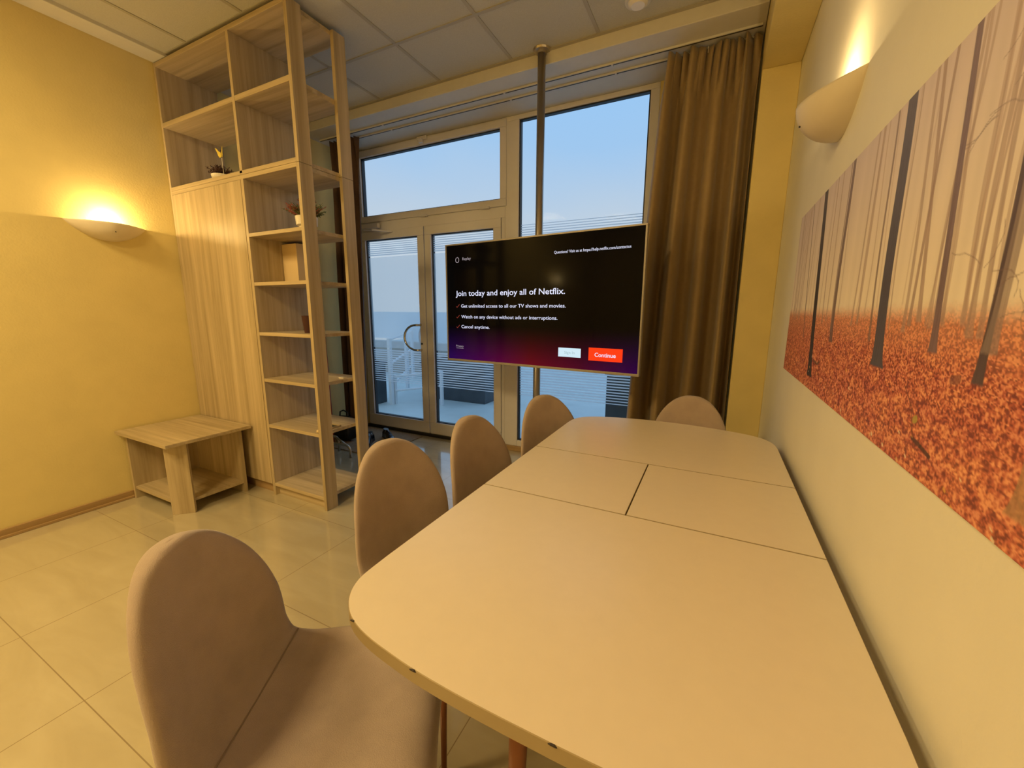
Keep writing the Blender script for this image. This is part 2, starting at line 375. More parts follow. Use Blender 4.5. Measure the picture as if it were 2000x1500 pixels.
# doors
def door(name, x0, x1, handle_x, hs, closer):
    d = MB(); zt, zb = H(0.812), H(-1.285)
    st = 0.078
    d.box(x0, x1, YW-0.012, YW+0.05, zt-0.082, zt); d.box(x0, x1, YW-0.012, YW+0.05, zb, zb+0.125)
    d.box(x0, x0+st, YW-0.012, YW+0.05, zb+0.125, zt-0.082); d.box(x1-st, x1, YW-0.012, YW+0.05, zb+0.125, zt-0.082)
    dd = struct(d.build(name, M['pvc'], bevel=0.005))
    gx0, gx1, gz0, gz1 = x0+st, x1-st, zb+0.125, zt-0.082
    g = MB(); frame_rect(g, gx0, gx1, gz0, gz1, 0.008, YW+0.008, YW+0.045); g.build('glass_gasket', M['gasket'], dd)
    MB().box(gx0+.003, gx1-.003, YW+0.028, YW+0.034, gz0+.003, gz1-.003).build('pane', M['glass'], dd)
    bands(gx0+0.008, gx1-0.008, dd, YW+0.024)
    if handle_x:
        a = MB()
        zc, hh = H(-0.271), 0.128
        pts = [(handle_x, YW-0.012, zc+hh), (handle_x, YW-0.055, zc+hh)]
        for k in range(0, 17):
            an = PI/2+PI*k/16
            pts.append((handle_x-0.02+0.155*math.cos(an), YW-0.06, zc+hh*math.sin(an)))
        pts += [(handle_x, YW-0.055, zc-hh), (handle_x, YW-0.012, zc-hh)]
        a.tube(pts, 0.0125, 14); a.build('door_handle', M['chrome'], dd, smooth=True)
        b = MB(); pts2 = [(handle_x, YW+0.05, zc+hh)]+[(handle_x-0.02+0.09*math.cos(PI/2+PI*k/16), YW+0.10, zc+hh*math.sin(PI/2+PI*k/16)) for k in range(17)]+[(handle_x, YW+0.05, zc-hh)]
        b.tube(pts2, 0.0125, 12); b.build('door_handle', M['chrome'], dd, smooth=True)
        MB().tube([(handle_x+0.01, YW-0.018, H(-0.335)), (handle_x+0.01, YW-0.010, H(-0.335))], 0.010).build('lock', M['dark_metal'], dd)
    if closer:
        c = MB(); c.box(-3.40, -3.18, YW-0.05, YW-0.013, H(0.835), H(0.885)); c.build('door_closer', M['pvc'], dd, bevel=0.006)
        c = MB(); c.tube([(-3.36, YW-0.06, H(0.83)), (-3.17, YW-0.13, H(0.80))], 0.010); c.tube([(-3.17, YW-0.13, H(0.80)), (-3.02, YW-0.02, H(0.79))], 0.008)
        c.build('closer_arm', M['pvc'], dd)
    return dd
door('door_1', -3.485, -2.632, -2.70, 1, True)
door('door_2', -2.622, -1.772, None, 1, False)
struct(MB().box(-3.50, -1.735, YW-0.03, YW+0.07, 0, 0.03).build('trim_4', M['dark_metal']))

# ------------------------------------------------------------------ curtain rails
for i, (y, lab) in enumerate(((2.965, 'white curtain rail on the soffit, the one nearer the room'), (3.075, 'white curtain rail on the soffit, the one nearer the glass'))):
    r_ = thing('curtain_rail', lab, 'curtain rail', (-1.6, y, H(1.61)), 0, 'curtain rails above the glazed front')
    MB().box(-3.55, 0.10, y-0.011, y+0.011, H(1.598), H(1.61)).build('rail', M['white_paint'], r_, bevel=0.002)
    q = MB().box(-3.55, 0.10, y-0.004, y+0.004, H(1.5965), H(1.5985)); q.build('groove', M['dark_metal'], r_)
    for x in (-2.75, -1.55, -0.75): MB().box(x-0.006, x+0.006, y-0.014, y+0.014, H(1.592), H(1.60)).build('bracket', M['white_paint'], r_)

# ------------------------------------------------------------------ curtains
def curtain(name, label, x0t, x1t, x0b, x1b, yc, zt, zb, nf, amp, m, seed, pleats):
    rnd = random.Random(seed)
    ph = [0.0]
    for k in range(nf*2): ph.append(ph[-1]+rnd.uniform(0.55, 1.5))
    ph = [p/ph[-1] for p in ph]; amps = [rnd.uniform(0.55, 1.15) for _ in ph]; skew = [rnd.uniform(-0.35, 0.35) for _ in ph]
    NU, NV = 420, 70
    me = bpy.data.meshes.new(name); V = []; Fc = []
    for j in range(NV+1):
        v = j/NV; z = zt+(zb-zt)*v
        xa = x0t+(x0b-x0t)*(v**0.75); xb = x1t+(x1b-x1t)*v
        for i in range(NU+1):
            u = i/NU
            k = 0
            while k < len(ph)-2 and ph[k+1] < u: k += 1
            f = (u-ph[k])/(ph[k+1]-ph[k])
            s_ = math.sin(PI*f); side = 1 if k % 2 == 0 else -1
            a_ = amps[k]*amp
            broad = side*a_*(s_**0.65)*(0.55+0.55*min(1, v*2.2))
            tw = max(0.0, 1-v/0.11)
            pin = math.sin(2*PI*u*pleats+1.2*math.sin(9*u))
            y = yc-broad*(1-0.6*tw)+tw*0.028*pin+0.006*math.sin(31*u+5*v)*v
            x = xa+(xb-xa)*(u+0.010*math.sin(2*PI*f)*skew[k]*(0.4+v))+tw*0.010*math.cos(2*PI*u*pleats)
            zz = z+(0.014*abs(math.sin(PI*u*pleats+0.4)) if j == 0 else 0)
            V.append((x, y, zz))
    for j in range(NV):
        for i in range(NU):
            a = j*(NU+1)+i; Fc.append((a, a+1, a+NU+2, a+NU+1))
    cx, cy = (x0t+x1t)/2, yc
    V = [(x-cx, y-cy, z-zb) for x, y, z in V]
    me.from_pydata(V, [], Fc); me.materials.append(m); me.shade_smooth()
    r_ = thing(name, label, 'curtain', (cx, cy, zb))
    o = bpy.data.objects.new('drape', me); C.objects.link(o); o.parent = r_
    sd = o.modifiers.new('solid', 'SOLIDIFY'); sd.thickness = 0.003; sd.offset = 0
    for q in range(pleats):
        x = x0t+(x1t-x0t)*(q+0.5)/pleats
        MB().tube([(x, yc+0.01, zt-0.02), (x, yc+0.005, H(1.5955))], 0.0022, 6).build('curtain_hook', M['ceramic'], r_)
    return r_
curtain('curtain', 'olive brown floor-length curtain with pinched pleats, right of the window', -0.415, 0.098, -0.555, 0.104, 3.02, H(1.582), 0.03, 4, 0.100, M['curtain'], 5, 12)
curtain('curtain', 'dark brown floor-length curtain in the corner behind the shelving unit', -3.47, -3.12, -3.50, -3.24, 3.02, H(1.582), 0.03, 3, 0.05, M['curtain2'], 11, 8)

# ------------------------------------------------------------------ shelving unit
def shelving():
    X0, X1, XD = -3.607, -2.205, -2.752
    YF, YK = 1.685, 2.075
    T = 0.026; TOP = H(1.662)
    r = thing('shelving_unit', 'tall light oak shelving unit with a closed lower cabinet, against the left wall', 'shelving unit', (-2.9, 1.88, 0))
    # upright boards
    MB().box(X0, X0+0.022, YF, YK, H(-1.315), TOP).build('side_panel', M['wood_v'], r, bevel=0.0015)
    MB().box(XD-T/2, XD+T/2, YF, YK, H(0.845), TOP-T).build('divider', M['wood_v'], r, bevel=0.0015)
    MB().box(XD-T/2, XD+T/2, YF, YK, 0, H(0.815)).build('divider', M['wood_v'], r, bevel=0.0015)
    for z0, z1 in ((0, H(0.835)), (H(0.8365), TOP)):
        MB().box(X1-T, X1, YF, YF+0.088, z0, z1).build('post', M['wood_v'], r, bevel=0.0015)
        MB().box(X1-T, X1, YK-0.088, YK, z0, z1).build('post', M['wood_v'], r, bevel=0.0015)
    # boards lying flat
    xi0, xi1 = X0+0.022, X1-T
    def sh(x0, x1, z, t=0.024): MB().box(x0, x1, YF+0.001, YK-0.001, H(z)-t, H(z)).build('shelf', M['wood_x'], r, bevel=0.0012)
    MB().box(xi0, X1-T, YF, YK, TOP-T, TOP).build('top_board', M['wood_x'], r, bevel=0.0015)
    sh(xi0, XD-T/2, 1.285, 0.030); sh(XD+T/2, xi1, 1.285, 0.030)
    MB().box(xi0, xi1, YF, YK, H(0.838), H(0.862)).build('shelf', M['wood_x'], r, bevel=0.0012)
    MB().box(xi0, xi1, YF, YK, H(0.812), H(0.8365)).build('shelf', M['wood_x'], r, bevel=0.0012)
    for z in (0.485, 0.178, -0.147, -0.462, -0.787): sh(XD+T/2, xi1, z, 0.022)
    sh(XD+T/2, xi1, -1.222, 0.024)
    # closed lower cabinet
    MB().box(xi0+0.001, XD-T/2-0.002, YF-0.002, YF+0.018, H(-1.235), H(0.810)).build('cabinet_front', M['wood_v'], r, bevel=0.0015)
    MB().box(xi0, XD-T/2-0.001, YK-0.02, YK, H(-1.235), H(0.810)).build('cabinet_back', M['wood_v'], r)
    MB().box(xi0, XD-T/2, YF+0.03, YF+0.046, 0, H(-1.237)).build('plinth', M['skirt_x'], r)
    MB().box(XD+T/2, xi1, YF+0.03, YF+0.046, 0, H(-1.247)).build('plinth', M['wood_x'], r)
    return r
shelving()

# ------------------------------------------------------------------ side table
def side_table():
    X0, X1, Y0_, Y1_, Z = -3.592, -2.925, 1.158, 1.672, H(-0.815)
    r = thing('side_table', 'low light oak side table with a lower shelf in the corner by the cabinet', 'side table', (-3.26, 1.42, 0))
    MB().box(X0, X1, Y0_, Y1_, Z-0.022, Z).build('table_top', M['wood_x'], r, bevel=0.002)
    zt = Z-0.022
    MB().box(-3.585, -3.563, 1.205, 1.635, 0, zt).build('side_panel', M['wood_v'], r, bevel=0.0012)
    MB().box(-3.563, -2.985, 1.613, 1.635, 0, zt).build('back_panel', M['wood_v'], r, bevel=0.0012)
    # the mitred front corner board, set at 45 degrees
    cx, cy, L_ = -3.012, 1.245, 0.128
    MB().box(cx-L_/2, cx+L_/2, cy-0.011, cy+0.011, 0, zt, rz=math.radians(42)).build('corner_board', M['wood_v'], r, bevel=0.0012)
    MB().prism([(-3.563, 1.212), (-3.06, 1.212), (-2.99, 1.285), (-2.99, 1.613), (-3.563, 1.613)], 0.068, 0.088).build('lower_shelf', M['wood_x'], r, bevel=0.001)
side_table()

# ------------------------------------------------------------------ wall lamps
def sconce(label, wx, sgn, yc, zt, hl=0.205, D=0.125, hh=0.106):
    """wx wall plane, sgn the direction it sticks out; boat-shaped uplighter"""
    r = thing('wall_lamp', label, 'wall lamp', (wx, yc, zt), 0, 'boat-shaped plaster wall lamps')
    NU, NV = 48, 14
    V = []; Fc = []
    for layer, (k1, k2) in enumerate(((1.0, 1.0), (0.94, 0.93))):
        for i in range(NU+1):
            s_ = -1+2*i/NU
            g = max(0.0, 1-abs(s_)**1.7)
            d = D*g*k1; h = hh*(max(0.0, 1-abs(s_)**2.0)**0.9)*k1
            for j in range(NV+1):
                a = (PI/2)*j/NV
                x = d*math.cos(a)**0.9 if j < NV else 0.0
                z = -h*math.sin(a)
                V.append((sgn*x, s_*hl*(1-0.004*layer), z))
    n1 = (NU+1)*(NV+1)
    for layer in range(2):
        for i in range(NU):
            for j in range(NV):
                a = layer*n1+i*(NV+1)+j; b = a+NV+1
                Fc.append((a, a+1, b+1, b) if layer == 0 else (a, b, b+1, a+1))
    for i in range(NU):
        a = i*(NV+1); b = a+NV+1; Fc.append((a, b, b+n1, a+n1))
    me = bpy.data.meshes.new('lamp_shade'); me.from_pydata(V, [], Fc); me.materials.append(M['plaster']); me.shade_smooth()
    o = bpy.data.objects.new('lamp_shade', me); C.objects.link(o); o.parent = r
    # screw that fixes the shade
    MB().tube([(sgn*(D*0.80), 0, -hh*0.47), (sgn*(D*0.80+0.0125), 0, -hh*0.53)], 0.003, 8).build('screw', M['dark_metal'], r, shift=False)
    MB().box(min(0, sgn*0.012), max(0, sgn*0.012), -0.05, 0.05, -0.07, -0.02).build('bracket', M['dark_metal'], r, shift=False)
    # halogen tube
    hb = MB(); hb.tube([(sgn*0.052, -0.045, -0.006), (sgn*0.052, 0.045, -0.006)], 0.007, 12)
    hb.build('bulb', M['bulb'], r, shift=False, smooth=True)
    ld = bpy.data.lights.new('lamp_light', 'POINT'); ld.energy = SCONCE_W if sgn > 0 else SCONCE_W*0.6; ld.color = LAMP_COL; ld.shadow_soft_size = 0.012
    lo = bpy.data.objects.new('lamp_light', ld); C.objects.link(lo); lo.parent = r; lo.location = (sgn*0.052, 0, 0.006)
    return r
M['bulb'] = mat('glowing_bulb', (1, 0.9, 0.7), 0.4, emit=(1.0, 0.72, 0.38), estr=40)
sconce('lit boat-shaped plaster lamp on the yellow left wall', XL, 1, 1.303, H(0.545))
sconce('boat-shaped plaster lamp on the right wall above the forest picture', XR, -1, 1.722, H(0.658), 0.213, 0.131, 0.111)
sconce('boat-shaped plaster lamp on the right wall behind the viewer', XR, -1, -1.0, H(0.630))
sconce('boat-shaped plaster lamp on the left wall behind the viewer', XL, 1, -1.4, H(0.545))

# fill light panels added on the unseen ceiling behind the viewer
for i, (px, py) in enumerate(((-2.895, -0.402), (-1.695, -1.002))):
    r = thing('added_light_panel', 'square warm fill light panel added behind the viewer, unseen, '+('left one' if i == 0 else 'right one'), 'ceiling light', (px, py, CEIL), 0, 'added fill light panels')
    MB().box(px-0.29, px+0.29, py-0.29, py+0.29, CEIL-0.012, CEIL-0.004).build('frame', M['white_paint'], r)
    MB().box(px-0.27, px+0.27, py-0.27, py+0.27, CEIL-0.014, CEIL-0.010).build('diffuser', mat('lit_diffuser', (0.8, 0.8, 0.8), 0.5, emit=LAMP_COL, estr=2.0), r)
    ld = bpy.data.lights.new('fill_panel_light', 'AREA'); ld.shape = 'SQUARE'; ld.size = 0.54; ld.energy = PANEL_W; ld.color = LAMP_COL
    lo = bpy.data.objects.new('fill_panel_light', ld); C.objects.link(lo); lo.parent = r; lo.location = (0, 0, -0.018)

# smoke detector
r = thing('ceiling_spotlight', 'small round unlit ceiling fitting near the soffit', 'ceiling light', (-0.53, 2.60, CEIL))
MB().lathe([(0.0, CEIL-0.012), (0.066, CEIL-0.012), (0.072, CEIL-0.006), (0.072, CEIL)], -0.53, 2.60).build('trim_ring', M['white_paint'], r, smooth=False)
MB().lathe([(0.0, CEIL-0.030), (0.036, CEIL-0.030), (0.052, CEIL-0.020), (0.054, CEIL-0.012)], -0.53, 2.60).build('cover', M['ceramic'], r)

# ------------------------------------------------------------------ pole
PX, PY = -1.170, 2.765
r = thing('pole', 'floor-to-ceiling steel pole that carries the television', 'pole', (PX, PY, 0))
MB().tube([(PX, PY, 0), (PX, PY, CEIL-0.008)], 0.027, 32).build('tube', M['steel'], r, smooth=True)
MB().lathe([(0.026, CEIL-0.028), (0.032, CEIL-0.028), (0.034, CEIL-0.014), (0.052, CEIL-0.012), (0.058, CEIL-0.002), (0.058, CEIL)], PX, PY).build('ceiling_flange', M['steel'], r)
MB().lathe([(0.058, 0.0), (0.058, 0.008), (0.034, 0.014), (0.034, 0.028), (0.026, 0.028)], PX, PY).build('floor_flange', M['steel'], r)

# ------------------------------------------------------------------ television
TVL, TVR = Vector((-1.942, 2.714)), Vector((-0.397, 2.546))
TW = (TVR-TVL).length; TD = (TVR-TVL).normalized(); TN = Vector((TD.y, -TD.x))   # normal towards the room
ang = math.atan2(TD.y, TD.x)
tv = thing('television', 'large flat television with a streaming sign-up screen, on the steel pole', 'television', (TVL.x, TVL.y, H(0)), ang)
# local axes: x along the screen, -y towards the room, z up
Z0, Z1 = -0.395, 0.506
fm = MB(); b_ = 0.011
fm.box(0, TW, 0, 0.035, Z1-b_, Z1); fm.box(0, TW, 0, 0.035, Z0, Z0+0.016); fm.box(0, b_, 0, 0.035, Z0+0.016, Z1-b_); fm.box(TW-b_, TW, 0, 0.035, Z0+0.016, Z1-b_)
fm.build('frame', M['tv_frame'], tv, shift=False, bevel=0.0015)
bk = MB(); bk.box(0.01, TW-0.01, 0.012, 0.045, Z0+0.012, Z1-0.010); bk.box(0.25, TW-0.25, 0.045, 0.075, Z0+0.06, Z0+0.58); bk.build('back_cover', M['black'], tv, shift=False, bevel=0.004)
pm = (Vector((PX, PY))-TVL); plx = pm.dot(TD); ply = -pm.dot(TN)
mt = MB(); mt.box(plx-0.20, plx+0.20, 0.075, 0.083, -0.15, 0.25); mt.box(plx-0.03, plx+0.03, 0.083, ply-0.030, 0.0, 0.10)
mt.build('wall_mount', M['dark_metal'], tv, shift=False)
mc = MB(); mc.lathe([(0.0285, 0.0), (0.036, 0.0), (0.036, 0.10), (0.0285, 0.10), (0.0285, 0.0)], plx, ply); mc.build('clamp', M['dark_metal'], tv, shift=False)

def mat_screen():
    m, t, b = newmat('lit_screen')
    b.inputs['Base Color'].default_value = (0.0015, 0.0015, 0.002, 1); b.inputs['Roughness'].default_value = 0.12; b.inputs['Specular IOR Level'].default_value = 0.10
    co = t.nodes.new('ShaderNodeTexCoord'); sp = t.nodes.new('ShaderNodeSeparateXYZ'); t.links.new(co.outputs['Object'], sp.inputs[0])
    v = t.nodes.new('ShaderNodeMapRange'); v.inputs[1].default_value = -0.10; v.inputs[2].default_value = -0.40; t.links.new(sp.outputs['Z'], v.inputs[0])
    pw = t.nodes.new('ShaderNodeMath'); pw.operation = 'POWER'; pw.inputs[1].default_value = 1.6; t.links.new(v.outputs[0], pw.inputs[0])
    hx = t.nodes.new('ShaderNodeMapRange'); hx.inputs[1].default_value = 0; hx.inputs[2].default_value = TW; t.links.new(sp.outputs['X'], hx.inputs[0])
    r = t.nodes.new('ShaderNodeValToRGB'); t.links.new(hx.outputs[0], r.inputs[0])
    el = r.color_ramp.elements
    el[0].position = 0; el[0].color = (0.020, 0.002, 0.085, 1); el[1].position = 1; el[1].color = (0.030, 0.001, 0.055, 1)
    q = el.new(0.22); q.color = (0.065, 0.001, 0.06, 1)
    q = el.new(0.50); q.color = (0.14, 0.001, 0.010, 1)
    q = el.new(0.75); q.color = (0.075, 0.001, 0.018, 1)
    b.inputs['Emission Strength'].default_value = 1.0
    mx = t.nodes.new('ShaderNodeMix'); mx.data_type = 'RGBA'; mx.inputs[6].default_value = (0.0006, 0.0005, 0.0006, 1)
    t.links.new(pw.outputs[0], mx.inputs[0]); t.links.new(r.outputs[0], mx.inputs[7]); t.links.new(mx.outputs[2], b.inputs['Emission Color'])
    return m
M['screen'] = mat_screen()
scr = MB().box(b_, TW-b_, 0.006, 0.012, Z0+0.016, Z1-b_).build('screen', M['screen'], tv, shift=False)
M['txt'] = mat('white_pixels', (0.02, 0.02, 0.02), 0.4, emit=(0.75, 0.78, 1.0), estr=1.0)
M['txt_dim'] = mat('dim_pixels', (0.02, 0.02, 0.02), 0.4, emit=(0.42, 0.36, 0.40), estr=0.9)
M['txt_grey'] = mat('grey_pixels', (0.02, 0.02, 0.02), 0.4, emit=(0.30, 0.45, 0.52), estr=1)
M['red_px'] = mat('red_pixels', (0.02, 0.0, 0.0), 0.4, emit=(1.0, 0.035, 0.004), estr=1.0)
M['dkred_px'] = mat('dark_red_pixels', (0.02, 0.0, 0.0), 0.4, emit=(0.22, 0.03, 0.02), estr=1.0)
M['white_px'] = mat('pale_pixels', (0.02, 0.02, 0.02), 0.4, emit=(0.60, 0.80, 0.92), estr=1.0)
def text(s_, x, z, width, height_, m, name, parent, bold=0.0, y=0.0045):
    cu = bpy.data.curves.new(name, 'FONT'); cu.body = s_; cu.size = 1.0; cu.offset = bold; cu.resolution_u = 3
    to = bpy.data.objects.new(name, cu); C.objects.link(to)
    bpy.context.view_layer.update()
    me = bpy.data.meshes.new_from_object(to.evaluated_get(bpy.context.evaluated_depsgraph_get()))
    bpy.data.objects.remove(to); bpy.data.curves.remove(cu)
    xs = [v.co.x for v in me.vertices]; w0, w1 = min(xs), max(xs)
    sx_ = width/(w1-w0); sz = height_/0.70           # height_ is the cap height
    for v in me.vertices: v.co = ((v.co.x-w0)*sx_+x, y, v.co.y*sz+z)
    me.materials.clear(); me.materials.append(m)
    for p in me.polygons: p.material_index = 0
    o = bpy.data.objects.new(name, me); C.objects.link(o); o.parent = parent
    return o
text('Join today and enjoy all of Netflix.', 0.096, 0.115, 0.942, 0.040, M['txt'], 'heading_text', scr, 0.010)
bodies = (('Get unlimited access to all our TV shows and movies.', 0.026, 0.898), ('Watch on any device without ads or interruptions.', -0.056, 0.839), ('Cancel anytime.', -0.133, 0.273))
for s_, z, w_ in bodies:
    text(s_, 0.148, z, w_, 0.025, M['txt'], 'body_text', scr, 0.006)
    ck = MB(); t_ = 0.0045
    for (a, b2) in (((0.099, z+0.010), (0.107, z+0.001)), ((0.107, z+0.001), (0.131, z+0.024))):
        d_ = Vector((b2[0]-a[0], b2[1]-a[1])).normalized(); n_ = Vector((-d_.y, d_.x))*t_/2
        vv = [ck.bm.verts.new((p[0]+q*n_.x, 0.0045, p[1]+q*n_.y)) for p, q in ((a, 1), (a, -1), (b2, -1), (b2, 1))]
        ck.bm.faces.new(vv)
    ck.build('check_mark', M['dkred_px'], scr, shift=False)
text('Questions? Visit us at https://help.netflix.com/contactus', 0.951, 0.376, 0.512, 0.018, M['txt'], 'contact_text', scr, 0.004)
text('Replay', 0.168, 0.382, 0.082, 0.020, M['txt_dim'], 'replay_text', scr, 0.0)
ring = MB()
NR = 30; inner = []; outer = []
for k in range(NR+1):
    a = math.radians(110+ (340-0)*k/NR); inner.append(ring.bm.verts.new((0.117+0.0135*math.cos(a), 0.0045, 0.386+0.0165*math.sin(a)))); outer.append(ring.bm.verts.new((0.117+0.018*math.cos(a), 0.0045, 0.386+0.0215*math.sin(a))))
for k in range(NR): ring.bm.faces.new((inner[k], inner[k+1], outer[k+1], outer[k]))
ring.build('replay_icon', M['txt_dim'], scr, shift=False)
text('Privacy', 0.091, -0.283, 0.075, 0.016, M['txt_dim'], 'privacy_text', scr, 0.0)
MB().box(0.091, 0.166, 0.0042, 0.0046, -0.2935, -0.2915).build('underline', M['txt_dim'], scr, shift=False)
MB().box(1.219, 1.445, 0.0052, 0.0056, -0.315, -0.231).build('continue_button', M['red_px'], scr, shift=False, bevel=0.0)
text('Continue', 1.261, -0.288, 0.141, 0.026, M['txt'], 'continue_text', scr, 0.014, 0.0048)
MB().box(0.999, 1.164, 0.0052, 0.0056, -0.303, -0.242).build('sign_in_button', M['white_px'], scr, shift=False)
text('Sign In', 1.045, -0.281, 0.076, 0.018, M['txt_grey'], 'sign_in_text', scr, 0.0, 0.0048)

# ------------------------------------------------------------------ dining table
def table():
    TZ = H(-0.565); cx = -0.183
    r = thing('dining_table', 'long beige laminate dining table with rounded corners and a split centre leaf', 'dining table', (cx, 1.31, 0))
    hw = 0.461
    NEAR = [(0, 0.64), (0.003, 0.567), (0.012, 0.533), (0.026, 0.508), (0.045, 0.487), (0.071, 0.468), (0.105, 0.453), (0.148, 0.442), (0.20, 0.434), (0.26, 0.427), (0.34, 0.4225), (0.42, 0.421)]
    FAR = [(0, 1.95), (0.004, 2.00), (0.014, 2.038), (0.030, 2.070), (0.055, 2.098), (0.10, 2.126), (0.168, 2.149), (0.25, 2.167), (0.357, 2.182), (0.43, 2.186)]
    def smooth(pts):
        out = [(p.x, p.y) for p in catmull([(a, b, 0) for a, b in pts], 5)]
        return out
    def outline():
        n_ = smooth(NEAR); f_ = smooth(FAR)
        q = [(cx-hw+d, y) for d, y in n_]+[(cx+hw-d, y) for d, y in n_[::-1]]
        q += [(cx+hw-d, y) for d, y in f_]+[(cx-hw+d, y) for d, y in f_[::-1]]
        return q
    P_ = outline()
    Y1c, Y2c = 1.090, 1.523
    G = 0.0014
    def clip(poly, f):
        out = []
        for i in range(len(poly)):
            a, b = poly[i], poly[(i+1) % len(poly)]; fa, fb = f(a), f(b)
            if fa >= 0: out.append(a)
            if (fa >= 0) != (fb >= 0):
                t_ = fa/(fa-fb); out.append((a[0]+(b[0]-a[0])*t_, a[1]+(b[1]-a[1])*t_))
        return out
    parts = [('table_top', [lambda p: Y1c-G-p[1]]), ('table_top', [lambda p: p[1]-Y2c-G]),
             ('leaf', [lambda p: p[1]-Y1c-G, lambda p: Y2c-G-p[1], lambda p: cx-G-p[0]]),
             ('leaf', [lambda p: p[1]-Y1c-G, lambda p: Y2c-G-p[1], lambda p: p[0]-cx-G])]
    for nm, fs in parts:
        q = P_
        for f in fs: q = clip(q, f)
        mb = MB(); mb.prism(q, TZ-0.027, TZ)
        for fc in mb.bm.faces:
            if abs(fc.normal.z) < 0.5: pass
        o = mb.build(nm, [M['table'], M['table_edge']], r, bevel=0.0012, seg=1)
        for p in o.data.polygons: p.material_index = 0 if p.normal.z > 0.5 else 1
    for ex, ey in ((-0.5565, 0.4590), (-0.388, 0.4265), (-0.1475, 0.4208)):
        ch_ = MB(); ch_.tube([(ex-0.006, ey, TZ-0.0022), (ex-0.002, ey-0.0002, TZ-0.0012), (ex+0.003, ey, TZ-0.001), (ex+0.007, ey, TZ-0.0022)], [0.0008, 0.0016, 0.0019, 0.0008], 8)
        ch_.build('edge_chip', M['sole'], r)['label'] = 'dark chip in the table edge'
    MB().box(cx-0.16, cx+0.40, 0.60, 0.64, TZ-0.07, TZ-0.0275).build('apron', M['table_edge'], r)
    MB().box(cx-0.19, cx+0.40, 1.56, 1.60, TZ-0.07, TZ-0.0275).build('apron', M['table_edge'], r)
    MB().box(cx-0.15, cx-0.11, 0.64, 1.56, TZ-0.07, TZ-0.0275).build('apron', M['table_edge'], r)
    MB().box(cx+0.36, cx+0.40, 0.64, 1.56, TZ-0.07, TZ-0.0275).build('apron', M['table_edge'], r)
    for x, y in ((cx-0.10, 0.62), (cx+0.38, 0.62), (cx-0.17, 1.58), (cx+0.38, 1.72)):
        lx = x-0.02 if x < cx else x+0.0
        MB().tube([(x, y, TZ-0.028), (lx, y+0.0, 0.0)], [0.024, 0.012], 16).build('leg', M['leg'], r, smooth=True)
    return r
table()

